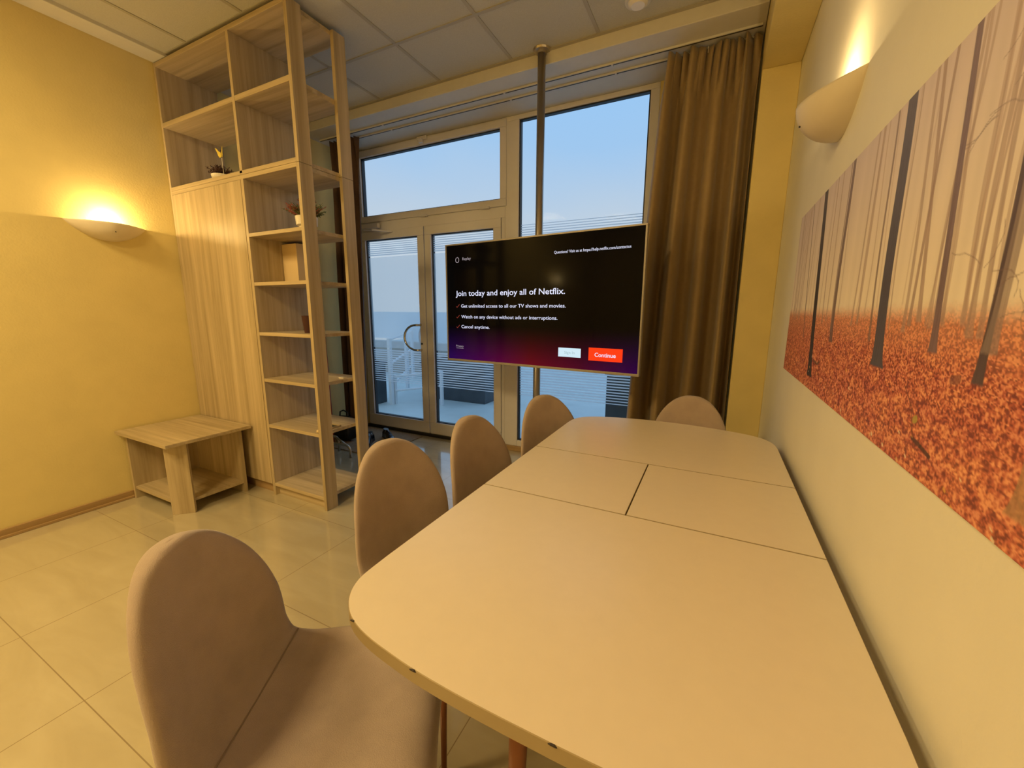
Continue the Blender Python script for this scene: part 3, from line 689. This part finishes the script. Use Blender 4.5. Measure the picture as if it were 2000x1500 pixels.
# ------------------------------------------------------------------ chairs
def make_chair(label):
    r = thing('dining_chair', label, 'chair', (0, 0, 0), 0, 'taupe upholstered dining chairs')
    # (x, z, half width) front lip of the seat to the top of the back; x forward
    prof = [(0.225, 0.418, 0.140), (0.232, 0.440, 0.166), (0.205, 0.462, 0.188), (0.10, 0.458, 0.203), (0.0, 0.448, 0.207), (-0.10, 0.446, 0.204),
            (-0.165, 0.466, 0.201), (-0.200, 0.516, 0.199), (-0.218, 0.594, 0.196), (-0.232, 0.672, 0.184), (-0.246, 0.740, 0.162), (-0.258, 0.795, 0.130), (-0.266, 0.836, 0.091), (-0.270, 0.860, 0.046), (-0.271, 0.866, 0.012)]
    cl = catmull(prof, 7)
    bm = bmesh.new(); rings = []; n = 36
    for i, p in enumerate(cl):
        a, b = cl[max(i-1, 0)], cl[min(i+1, len(cl)-1)]
        t = Vector((b[0]-a[0], b[1]-a[1])); t.normalize(); nx, nz = t.y*1.0, -t.x*1.0     # normal pointing to sitter: up for seat, forward for back
        # moving backwards along the seat t = (-1,0): want (0,1)
        nx, nz = t.y, -t.x
        s_ = i/(len(cl)-1)
        th = 0.027
        if s_ < 0.08: th *= math.sqrt(max(0.08, s_/0.08))
        if s_ > 0.90: th *= math.sqrt(max(0.10, (1-s_)/0.10))
        hw = p[2]; ring = []
        upb = min(1, max(0, (p[1]-0.47)/0.15))
        for k in range(n):
            an = 2*PI*k/n; c, sn = math.cos(an), math.sin(an)
            lat = hw*math.copysign(abs(c)**0.85, c); off = th*math.copysign(abs(sn)**0.75, sn)
            q = lat/max(0.14, hw)
            lift = (0.030*(1-upb)+0.050*upb)*(lat/0.2)**2
            off2 = off+lift
            ring.append(bm.verts.new((p[0]+nx*off2, lat, p[1]+nz*off2)))
        rings.append(ring)
    for i in range(len(rings)-1):
        for k in range(n): bm.faces.new((rings[i][k], rings[i][(k+1) % n], rings[i+1][(k+1) % n], rings[i+1][k]))
    bm.faces.new(rings[0][::-1]); bm.faces.new(rings[-1])
    mb = MB(); mb.bm.free(); mb.bm = bm
    mb.build('seat_shell', M['chair'], r, smooth=True, shift=False)
    # seam where seat meets back
    sm = []
    i0 = 6*7-2; p = cl[i0]; t = Vector((cl[i0+1][0]-cl[i0-1][0], cl[i0+1][1]-cl[i0-1][1])); t.normalize()
    for k in range(-12, 13):
        lat = p[2]*0.94*k/12; off = 0.027*(max(0, 1-(abs(k)/12.8)**2.6))**0.5*0.985+0.036*(lat/0.2)**2
        sm.append((p[0]+t.y*off, lat, p[1]-t.x*off))
    MB().tube(sm, 0.0021, 6).build('seam', M['seam'], r, shift=False)
    fr_ = MB(); fr_.tube([(0.13, -0.13, 0.405), (0.13, 0.13, 0.405)], 0.009, 10); fr_.tube([(-0.12, -0.12, 0.405), (-0.12, 0.12, 0.405)], 0.009, 10)
    fr_.tube([(0.13, -0.10, 0.405), (-0.12, -0.10, 0.405)], 0.009, 10); fr_.tube([(0.13, 0.10, 0.405), (-0.12, 0.10, 0.405)], 0.009, 10)
    fr_.box(-0.12, 0.13, -0.11, 0.11, 0.405, 0.424)
    fr_.build('under_frame', M['dark_metal'], r, shift=False)
    for sx_, sy_ in ((1, 1), (1, -1), (-1, 1), (-1, -1)):
        x0 = 0.13 if sx_ > 0 else -0.12
        MB().tube([(x0, sy_*0.125, 0.405), (x0+sx_*0.06, sy_*0.19, 0.0)], [0.013, 0.008], 12).build('leg', M['leg'], r, smooth=True, shift=False)
    return r
chairs = [
    ('taupe upholstered dining chair nearest the viewer, seat showing', (-0.700, 0.482), math.radians(30)),
    ('taupe upholstered dining chair second from the viewer, beside the shelving unit base', (-0.744, 0.980), math.radians(-10)),
    ('taupe upholstered dining chair third along the long side, the narrowest back seen from here', (-0.665, 1.396), math.radians(-9)),
    ('taupe upholstered dining chair at the far left table corner, before the pole', (-0.585, 1.866), math.radians(-32)),
    ('taupe upholstered dining chair at the far end of the table, in front of the curtain', (-0.088, 2.102), math.radians(-92)),
]
ch0 = make_chair(chairs[0][0]); ch0.location = (*chairs[0][1], 0); ch0.rotation_euler = (0, 0, chairs[0][2])
for lab, (x, y), a in chairs[1:]: dup(ch0, lab, (x, y, 0), a)

# ------------------------------------------------------------------ forest picture
def picture():
    x = XR; y0, y1, z0, z1 = 0.10, 2.085, H(-0.237), H(0.379); KS = 1.046
    r = thing('picture', 'wide unframed canvas print of bare trees over red autumn leaves on the right wall', 'picture', (x, KS*(y0+y1)/2, EYE+KS*(z0-EYE)))
    MB().box(x-0.015, x-0.0003, KS*y0, KS*y1, EYE+KS*(z0-EYE), EYE+KS*(z1-EYE)).build('canvas', M['white_paint'], r)
    W_, H_ = 1300, 400
    rng = np.random.default_rng(3)
    yy = np.linspace(y1, y0, W_+1)[None, :].repeat(H_+1, 0)      # left of the picture = far end
    zz = np.linspace(z1, z0, H_+1)[:, None].repeat(W_+1, 1)-EYE
    def vnoise(fx, fz, seed, Y=yy, Z=zz):
        g = np.random.default_rng(seed).random((512, 512))
        X_ = (Y*fx) % 511; Z_ = (Z*fz+200.3) % 511
        i = X_.astype(int); j = Z_.astype(int); a = X_-i; b = Z_-j
        a = a*a*(3-2*a); b = b*b*(3-2*b)
        i1 = (i+1) % 512; j1 = (j+1) % 512
        return (g[j, i]*(1-a)+g[j, i1]*a)*(1-b)+(g[j1, i]*(1-a)+g[j1, i1]*a)*b
    hor = 0.0
    d = np.clip((hor+0.02-zz)/0.25, 0, 1)        # depth down the leaf carpet
    fogtop = np.array([0.72, 0.62, 0.66]); foglow = np.array([0.92, 0.82, 0.70])
    tt = np.clip((zz-hor)/0.36, 0, 1)[..., None]
    col = foglow*(1-tt)+fogtop*tt
    col = col*(0.94+0.10*vnoise(60, 3, 1)[..., None])
    # leaves: clumps grow larger towards the bottom
    n1 = vnoise(330, 520, 2); n2 = vnoise(210, 330, 3); n3 = vnoise(110, 170, 4); n4 = vnoise(45, 60, 9)
    wgt = np.clip(d*1.4, 0, 1)
    lf = n1*(1-wgt)+(0.30*n1+0.35*n2+0.35*n3)*wgt
    hue = n2*(1-wgt)+n4*wgt
    lf = np.clip((lf-0.5)*2.6+0.47, 0, 1)
    dark = np.array([0.24, 0.06, 0.04]); mid = np.array([0.60, 0.16, 0.085]); lite = np.array([0.86, 0.37, 0.20])
    l3 = lf[..., None]
    leaf = np.where(l3 < 0.5, dark+(mid-dark)*(l3*2), mid+(lite-mid)*(l3*2-1))
    leaf = leaf*(1+0.25*(hue[..., None]-0.5)*np.array([1, 2.0, 1]))
    hz = np.array([0.74, 0.34, 0.20])
    kk = np.clip(d*2.6, 0, 1)[..., None]
    leaf = hz*(1-kk)*(0.86+0.28*lf[..., None])+leaf*kk
    blend = np.clip((hor+0.022-zz+0.006*(n3-0.5))/0.040, 0, 1)[..., None]
    blend = blend*blend*(3-2*blend)
    col = col*(1-blend)+leaf*blend
    # trunks: (y_top, y_bottom, z_bottom, width, colour, alpha, bend)
    T = []
    rt_ = random.Random(4)
    for k in range(75):
        yb = rt_.uniform(y0, y1); dep = rt_.random()
        T.append((yb+rt_.uniform(-0.02, 0.04), yb, 0.015-0.05*dep, 0.003+0.009*rt_.random()*dep+0.002, (0.47-0.10*dep, 0.33-0.07*dep, 0.28-0.05*dep), 0.30+0.4*dep, rt_.uniform(-0.008, 0.008)))
    dk = (0.10, 0.09, 0.12); md = (0.20, 0.135, 0.16)
    T += [(1.845, 1.735, -0.085, 0.010, (0.16, 0.11, 0.10), 0.9, 0.004),
          (1.665, 1.560, -0.198, 0.050, (0.045, 0.035, 0.032), 1, 0.004),
          (1.370, 1.356, -0.077, 0.026, (0.17, 0.11, 0.11), 0.92, 0.006), (1.392, 1.372, -0.05, 0.012, (0.24, 0.17, 0.16), 0.7, 0.006),
          (1.030, 0.990, -0.100, 0.047, dk, 1, 0.006),
          (1.090, 1.054, -0.055, 0.010, (0.22, 0.15, 0.14), 0.85, 0.005),
          (0.818, 0.782, -0.055, 0.0185, md, 0.97, 0.0),
          (0.872, 0.878, -0.02, 0.010, (0.36, 0.25, 0.22), 0.8, 0.0), (0.910, 0.844, -0.013, 0.013, (0.40, 0.28, 0.24), 0.8, 0.0),
          (0.655, 0.660, -0.082, 0.0165, (0.11, 0.075, 0.08), 1, -0.004), (0.642, 0.650, -0.045, 0.022, (0.30, 0.23, 0.22), 0.75, -0.004),
          (0.40, 0.42, -0.10, 0.030, dk, 1, 0.0), (0.27, 0.25, -0.06, 0.016, md, 0.9, 0.0), (0.52, 0.535, -0.20, 0.045, (0.42, 0.25, 0.13), 0.75, 0.0)]
    for (yt, yb, zb_, w_, c_, al, bend) in T:
        f = np.clip((zz-zb_)/(0.379-zb_), 0, 1)
        cyl = yb+(yt-yb)*f+bend*np.sin(PI*f*1.6)
        flare = 1+0.55*np.exp(-np.clip(zz-zb_, 0, 1)/0.02)-0.12*f
        hw = w_/2*flare
        mk = np.clip((hw-np.abs(yy-cyl))/0.0015+0.5, 0, 1)*np.clip((zz-zb_+0.003*(n1-0.3))/0.004+0.5, 0, 1)*al
        c3 = np.array(c_)*(0.85+0.3*vnoise(500, 30, 6)[..., None])
        fade = np.clip((zz-0.05)/0.33, 0, 1)[..., None]*0.10
        c3 = c3*(1-fade)+fogtop*fade
        col = col*(1-mk[..., None])+c3*mk[..., None]
    # twigs
    def twig(pts, w_, c_=(0.20, 0.13, 0.11), al=0.7):
        nonlocal col
        for (a, b) in zip(pts[:-1], pts[1:]):
            ax, az = a; bx, bz = b; dx, dz = bx-ax, bz-az; L2 = dx*dx+dz*dz+1e-9
            u = np.clip(((yy-ax)*dx+(zz-az)*dz)/L2, 0, 1)
            ds = np.hypot(yy-ax-u*dx, zz-az-u*dz)
            mk = np.clip((w_-ds)/0.0012+0.5, 0, 1)*al
            col = col*(1-mk[..., None])+np.array(c_)*mk[..., None]
    for k in range(12):
        y_, z_ = rt_.uniform(0.50, 0.73), rt_.uniform(-0.03, 0.07); pts = [(y_, z_)]
        dr = rt_.uniform(-0.8, 2.6)
        for q in range(7): dr += rt_.uniform(-0.5, 0.5); y_ += -0.012*math.cos(dr); z_ += 0.008*math.sin(dr); pts.append((y_, z_))
        twig(pts, 0.0007, (0.22, 0.14, 0.13), 0.55)
    for k in range(9):
        y_, z_ = rt_.uniform(0.62, 0.80), rt_.uniform(0.20, 0.30); pts = [(y_, z_)]
        dr = rt_.uniform(0.0, 1.2)
        for q in range(7): dr += rt_.uniform(-0.35, 0.35); y_ -= 0.010*math.cos(dr); z_ += 0.008*math.sin(dr); pts.append((y_, z_))
        twig(pts, 0.0008, (0.28, 0.21, 0.21), 0.55)
    twig([(0.795, -0.185), (0.765, -0.190), (0.735, -0.196)], 0.0035, (0.08, 0.04, 0.03), 0.9)
    twig([(0.85, -0.115), (0.815, -0.14), (0.80, -0.175)], 0.0012, (0.15, 0.06, 0.04), 0.8)
    twig([(1.53, -0.145), (1.47, -0.150), (1.45, -0.140)], 0.004, (0.12, 0.06, 0.04), 0.8)
    twig([(0.715, -0.085), (0.700, -0.082)], 0.006, (0.20, 0.08, 0.06), 0.7)
    twig([(0.798, -0.158), (0.794, -0.156)], 0.006, (0.45, 0.36, 0.08), 0.9)
    for k in range(70):
        y_, z_ = rt_.uniform(y0, y1), -0.24+0.12*rt_.random()**2
        twig([(y_, z_), (y_+0.004, z_+0.002)], rt_.uniform(0.001, 0.003), rt_.choice([(0.85, 0.55, 0.28), (0.80, 0.42, 0.10), (0.9, 0.75, 0.55)]), 0.8)
    col = np.clip(col, 0, 1)
    nv = (W_+1)*(H_+1)
    co = np.zeros((nv, 3)); co[:, 0] = -0.0156; co[:, 1] = KS*(yy.ravel()-(y0+y1)/2); co[:, 2] = KS*(zz.ravel()+EYE-z0)
    idx = np.arange(nv).reshape(H_+1, W_+1)
    q = np.stack([idx[:-1, :-1], idx[1:, :-1], idx[1:, 1:], idx[:-1, 1:]], -1).reshape(-1, 4)
    me = bpy.data.meshes.new('print')
    me.vertices.add(nv); me.vertices.foreach_set('co', co.ravel())
    me.loops.add(q.size); me.loops.foreach_set('vertex_index', q.ravel().astype(np.int32))
    me.polygons.add(len(q)); me.polygons.foreach_set('loop_start', np.arange(0, q.size, 4, dtype=np.int32))
    me.polygons.foreach_set('loop_total', np.full(len(q), 4, dtype=np.int32)); me.update(calc_edges=True)
    at = me.color_attributes.new('print_colour', 'FLOAT_COLOR', 'POINT')
    at.data.foreach_set('color', np.concatenate([col.reshape(-1, 3), np.ones((nv, 1))], 1).ravel().astype(np.float32))
    m, t, b = newmat('printed_canvas')
    an = t.nodes.new('ShaderNodeAttribute'); an.attribute_name = 'print_colour'; t.links.new(an.outputs['Color'], b.inputs['Base Color'])
    b.inputs['Roughness'].default_value = 0.55
    me.materials.append(m)
    o = bpy.data.objects.new('print', me); C.objects.link(o); o.parent = r
picture()

# ------------------------------------------------------------------ small things on the shelves
def sprigs(mb, cx, cy, z, n, rad, hgt, seed, mats_n=2, lean=1.0):
    rnd = random.Random(seed)
    for k in range(n):
        a = rnd.uniform(0, 2*PI); q = rnd.random(); ln = hgt*rnd.uniform(0.6, 1.0)
        tilt = q*lean; d = Vector((math.cos(a)*math.sin(tilt), math.sin(a)*math.sin(tilt), math.cos(tilt)))
        b0 = Vector((cx+math.cos(a)*rad*q*0.6, cy+math.sin(a)*rad*q*0.6, z)); p1 = b0+d*ln*0.55+Vector((0, 0, 0.01)); p2 = b0+d*ln
        mb.mi = rnd.randrange(mats_n)
        mb.tube([b0, p1, p2], [0.0016, 0.0030, 0.0008], 5)
        for s_ in range(5):
            t_ = 0.3+0.7*s_/5; c0 = b0.lerp(p2, t_); dd = Vector((rnd.uniform(-1, 1), rnd.uniform(-1, 1), rnd.uniform(0, 1))).normalized()*0.014
            mb.tube([c0, c0+dd*0.6, c0+dd], [0.0012, 0.0028, 0.0006], 4)
ZS = H(0.485); px_, py_ = -2.372, 1.835
r = thing('potted_plant', 'reddish heather in a white pot, behind the front post of the open shelves', 'potted plant', (px_, py_, ZS))
MB().lathe([(0.044, ZS), (0.046, ZS+0.035), (0.062, ZS+0.042), (0.066, ZS+0.095), (0.060, ZS+0.095), (0.058, ZS+0.075)], px_, py_).build('pot', M['ceramic'], r, smooth=False, bevel=0.002)
MB().lathe([(0.057, ZS+0.076), (0.057, ZS+0.084)], px_, py_).build('soil', M['soil'], r)
f = MB(); sprigs(f, px_, py_, ZS+0.08, 110, 0.055, 0.135, 3, 2, 1.1); f.build('foliage', [M['heather'], M['heather_g']], r)
ZS = H(0.862); px_, py_ = -3.135, 1.79
r = thing('potted_plant', 'small dark dried heather in a white bowl, top left of the shelving unit', 'potted plant', (px_, py_, ZS))
MB().lathe([(0.05, ZS), (0.062, ZS+0.03), (0.066, ZS+0.048), (0.060, ZS+0.048), (0.058, ZS+0.035)], px_, py_).build('pot', M['ceramic'], r)
MB().lathe([(0.057, ZS+0.034), (0.057, ZS+0.040)], px_, py_).build('soil', M['soil'], r)
f = MB(); sprigs(f, px_-0.01, py_, ZS+0.04, 70, 0.06, 0.085, 8, 1, 1.2); f.build('foliage', [M['heather_d']], r)
bx, by = -3.075, 1.765
r = thing('butterfly_pick', 'yellow paper butterfly on a thin stick in the small dark heather', 'ornament', (bx, by, ZS+0.04))
MB().tube([(bx, by, ZS+0.036), (bx, by, ZS+0.150)], 0.0016, 6).build('stick', M['ceramic'], r)
MB().tube([(bx, by, ZS+0.148), (bx, by-0.003, ZS+0.195)], [0.003, 0.0018], 6).build('body', M['soil'], r)
for sg in (-1, 1):
    wg = MB(); zc = ZS+0.172
    pts = [(0.003, -0.018), (0.014, -0.024), (0.024, -0.012), (0.030, 0.010), (0.042, 0.036), (0.034, 0.036), (0.018, 0.016), (0.003, 0.006)]
    wg.bm.faces.new([wg.bm.verts.new((bx+sg*p[0], by-0.010*p[0]/0.03, zc+p[1])) for p in pts])
    wg.build('wing', M['butterfly'], r, solid=0.0015)
# box file
z_ = H(0.178); tag(MB().box(-2.735, -2.585, 1.90, 2.03, z_, z_+0.268).build('storage_box', M['card'], bevel=0.003, loc=(-2.66, 1.965, z_)), 'tall cream cardboard box standing on the middle open shelf', 'box')
z_ = H(-0.147)
cp = MB(); cx_, cy_ = -2.385, 1.80
cp.lathe([(0.030, z_), (0.042, z_+0.112), (0.039, z_+0.112), (0.028, z_+0.006)], cx_, cy_, 24)
tag(cp.build('tumbler', M['maroon'], loc=(cx_, cy_, z_), smooth=False), 'dark maroon tumbler half hidden by the front post of the open shelves', 'cup')
z_ = H(-0.787)
r = thing('tray', 'small open wooden tray with a dark inside on the lower open shelf', 'tray', (-2.30, 1.83, z_))
tr_ = MB(); frame_rect_pts = ((-2.36, -2.25, 1.80, 1.806), (-2.36, -2.25, 1.874, 1.88), (-2.36, -2.354, 1.806, 1.874), (-2.256, -2.25, 1.806, 1.874))
for a in frame_rect_pts: tr_.box(*a, z_, z_+0.012)
tr_.build('rim', M['wood_x'], r); MB().box(-2.354, -2.256, 1.806, 1.874, z_, z_+0.004).build('base', M['black'], r)
bs = bmesh.new(); bmesh.ops.create_uvsphere(bs, u_segments=16, v_segments=10, radius=0.011)
mb = MB(); mb.bm.free(); mb.bm = bs
for v in mb.bm.verts: v.co += Vector((-2.258, 1.705, z_+0.011))
tag(mb.build('knob', M['card'], loc=(-2.258, 1.705, z_), smooth=True), 'tiny pale wooden ball on the edge of the lower open shelf', 'ball')
z_ = H(-0.462)
tag(MB().box(-2.30, -2.255, 1.93, 1.96, z_, z_+0.008).build('note_card', M['ceramic'], loc=(-2.28, 1.945, z_)), 'small white slip lying near the back post on the open shelf above the tray', 'card')

# ------------------------------------------------------------------ by the door
tag(MB().box(-3.55, -2.68, 2.58, 3.26, 0, 0.010).build('doormat', M['mat'], bevel=0.003, loc=(-3.1, 2.9, 0)), 'brown doormat in front of the glass doors', 'doormat')
def shoe(label, x, y, a):
    r = thing('shoe', label, 'shoe', (x, y, 0.010), a, 'black lace-up shoes on the doormat')
    # sole outline, toe towards +x, 0.29 long
    def wd(t): return 0.034+0.013*math.sin(PI*min(1, t*1.0))-0.010*math.sin(PI*t*2) if 0 < t < 1 else 0.02
    poly = []; N = 20
    prof = [(0.0, 0.020), (0.03, 0.031), (0.10, 0.034), (0.35, 0.032), (0.55, 0.040), (0.75, 0.048), (0.90, 0.040), (0.97, 0.026), (1.0, 0.010)]
    def W2(t):
        for (a0, b0), (a1, b1) in zip(prof[:-1], prof[1:]):
            if t <= a1: return b0+(b1-b0)*(t-a0)/(a1-a0)
        return 0.01
    L_ = 0.295
    poly = [(-0.145+L_*k/N, W2(k/N)) for k in range(N+1)]+[(-0.145+L_*k/N, -W2(k/N)) for k in range(N, -1, -1)]
    MB().prism(poly, 0, 0.014).build('sole', M['sole'], r, shift=False, bevel=0.002)
    # upper
    bm = bmesh.new(); rings = []
    hts = [(0.0, 0.060), (0.03, 0.085), (0.10, 0.092), (0.25, 0.088), (0.35, 0.098), (0.45, 0.092), (0.60, 0.066), (0.75, 0.050), (0.90, 0.042), (0.97, 0.032), (1.0, 0.022)]
    def HT(t):
        for (a0, b0), (a1, b1) in zip(hts[:-1], hts[1:]):
            if t <= a1: return b0+(b1-b0)*(t-a0)/(a1-a0)
        return 0.02
    for k in range(33):
        t_ = k/32; x_ = -0.143+(L_-0.006)*t_; w2 = W2(t_)-0.002; h2 = HT(t_); ring = []
        for q in range(17):
            an = PI*q/16; c = math.cos(an)
            top = (1-0.28*max(0, 1-t_*2))
            ring.append(bm.verts.new((x_, w2*c*(1 if math.sin(an) < 0.6 else top), 0.012+(h2-0.012)*math.sin(an)**0.75)))
        rings.append(ring)
    for i in range(32):
        for q in range(16): bm.faces.new((rings[i][q], rings[i][q+1], rings[i+1][q+1], rings[i+1][q]))
    bm.faces.new(rings[0]); bm.faces.new(rings[-1][::-1])
    mb = MB(); mb.bm.free(); mb.bm = bm; mb.build('upper', M['leather'], r, shift=False, smooth=True)
    lc = MB()
    for k in range(4):
        xx = 0.0+0.019*k; zz_ = HT((xx+0.145)/L_)+0.001
        lc.tube([(xx, -0.020, zz_-0.006), (xx+0.004, 0, zz_+0.002), (xx, 0.020, zz_-0.006)], 0.0022, 6)
    lc.build('laces', M['sole'], r, shift=False)
    op = MB(); op.lathe([(0.0, 0.080), (0.024, 0.083)], -0.095, 0, 16); 
    for v in op.bm.verts: v.co.x = -0.085+(v.co.x+0.095)*1.9
    for v in op.bm.verts: v.co.z += 0.012
    op.build('opening', M['black'], r, shift=False)
    return r
s0 = shoe('black lace-up shoe on the doormat, the one nearer the glass door', -2.90, 3.00, math.radians(-28))
dup(s0, 'black lace-up shoe on the doormat, the one nearer the shelves', (-2.99, 2.80, 0.010), math.radians(-62))
# bent-tube stand behind the shelves
r = thing('clothes_stand', 'low steel bent-tube stand on the tiles behind the open shelves', 'stand', (-3.1, 2.55, 0))
def arch(x0, x1, y0, y1, hz):
    P_ = [(x0, y0, 0.0), (x0, y0, hz-0.05)]
    for k in range(1, 6):
        a = PI/2*k/5; P_.append((x0+(x1-x0)*0.10*(1-math.cos(a)), y0+(y1-y0)*0.10*(1-math.cos(a)), hz-0.05+0.05*math.sin(a)))
    for k in range(0, 5):
        a = PI/2*(1-k/5); P_.append((x1-(x1-x0)*0.10*(1-math.cos(a)), y1-(y1-y0)*0.10*(1-math.cos(a)), hz-0.05+0.05*math.sin(a)))
    P_ += [(x1, y1, hz-0.05), (x1, y1, 0.0)]; return P_
MB().tube(arch(-2.86, -3.38, 2.47, 2.40, 0.115), 0.011, 12).build('foot_tube', M['steel'], r, smooth=True)
MB().tube(arch(-3.10, -3.50, 2.55, 2.48, 0.14), 0.011, 12).build('foot_tube', M['steel'], r, smooth=True)
MB().tube([(-2.92, 2.475, 0.112), (-3.14, 2.55, 0.137)], 0.009, 12).build('cross_tube', M['steel'], r, smooth=True)
# red stick leaning in the corner
tag(MB().tube([(-3.26, 2.62, 0.012), (-3.40, 2.72, 1.10)], 0.013, 12).build('walking_stick', M['red_wood'], loc=(-3.3, 2.66, 0), smooth=True), 'dark red wooden stick leaning by the brown curtain in the corner', 'stick')
r = thing('bag', 'black soft bag on the floor behind the open shelves', 'bag', (-3.30, 2.80, 0))
bgm = bmesh.new(); bmesh.ops.create_uvsphere(bgm, u_segments=28, v_segments=18, radius=1.0)
for v in bgm.verts:
    c = v.co; n_ = 1+0.06*math.sin(5*c.x+3*c.z)+0.05*math.sin(7*c.y)
    sq = lambda t: math.copysign(abs(t)**0.6, t)
    v.co = Vector((-3.30+0.13*sq(c.x)*n_, 2.80+0.075*sq(c.y)*n_, 0.135+0.122*sq(c.z)))
mb = MB(); mb.bm.free(); mb.bm = bgm; mb.build('bag_body', M['black'], r, smooth=True)
MB().tube([(-3.36, 2.80, 0.24), (-3.35, 2.80, 0.30), (-3.30, 2.80, 0.32), (-3.25, 2.80, 0.30), (-3.24, 2.80, 0.24)], 0.007, 8).build('bag_handle', M['black'], r, smooth=True)

# ------------------------------------------------------------------ outside
GZ = -0.09
struct(MB().box(-14, 10, YW+0.10, 30, GZ-0.1, GZ).build('ground', M['concrete']))
struct(MB().box(XL-0.15, 0.45, YW+0.07, YW+0.55, GZ, -0.005).build('trim_5', M['concrete']))
def planter(label, x0, x1, y0, y1, h, shrub):
    r = thing('planter', label, 'planter', ((x0+x1)/2, (y0+y1)/2, GZ))
    p = MB(); p.box(x0, x1, y0, y1, GZ, GZ+h-0.05); p.box(x0-0.02, x1+0.02, y0-0.02, y1+0.02, GZ+h-0.05, GZ+h); p.build('box', M['planter'], r, bevel=0.006)
    MB().box(x0+0.03, x1-0.03, y0+0.03, y1-0.03, GZ+h, GZ+h+0.012).build('soil', M['soil'], r)
    if shrub:
        f = MB(); rnd = random.Random(5)
        for k in range(420):
            a = rnd.uniform(0, 2*PI); q = rnd.random()**0.5; zz_ = rnd.random()
            c = Vector(((x0+x1)/2+(x1-x0)*0.55*q*math.cos(a), (y0+y1)/2+(y1-y0)*0.5*q*math.sin(a), GZ+h+0.02+shrub*zz_*(1-0.5*q)))
            d1 = Vector((rnd.uniform(-1, 1), rnd.uniform(-1, 1), rnd.uniform(-1, 1))).normalized()*0.04; d2 = d1.cross(Vector((0.3, 0.5, 0.8))).normalized()*0.02
            f.bm.faces.new([f.bm.verts.new(c+d1), f.bm.verts.new(c+d2), f.bm.verts.new(c-d1), f.bm.verts.new(c-d2)])
        f.build('foliage', M['leaf'], r)
    return r
planter('dark square planter outside the left glass door', -5.02, -4.50, 4.22, 4.66, 0.64, 0)
planter('long low dark planter outside the right glass door', -4.25, -3.05, 5.2, 5.8, 0.60, 0)
planter('grey planter with a small shrub outside the window, right side', -1.06, -0.40, 4.55, 5.1, 0.75, 0.45)
# railing along the ramp
r = thing('railing', 'white metal ramp railing outside the left glass door', 'railing', (-5.0, 5.2, GZ))
for (x, y) in ((-4.30, 4.55), (-4.9, 5.6), (-5.7, 6.7)): MB().box(x-0.025, x+0.025, y-0.025, y+0.025, GZ, GZ+1.0).build('post', M['rail'], r)
for z in (0.28, 0.62, 0.98): MB().tube([(-4.30, 4.55, GZ+z), (-5.7, 6.7, GZ+z+0.0)], 0.018, 8).build('rail', M['rail'], r)
r = thing('railing', 'white metal ramp railing outside, running behind the dark square planter', 'railing', (-4.0, 4.7, GZ))
for z in (0.20, 0.42): MB().tube([(-4.32, 4.60, GZ+z), (-3.60, 4.86, GZ+z+0.10)], 0.018, 8).build('rail', M['rail'], r)
for t_ in (0.05, 1.0): x, y = -4.32+0.72*t_, 4.60+0.26*t_; MB().box(x-0.02, x+0.02, y-0.02, y+0.02, GZ, GZ+0.45+0.07*t_).build('post', M['rail'], r)
struct(MB().box(-9, -3.9, 7.0, 7.2, GZ, GZ+0.72).build('wall_ramp', M['brownwall']))
struct(MB().box(-26, 14, 16.0, 16.2, GZ, 1.25).build('wall_street', M['house']))
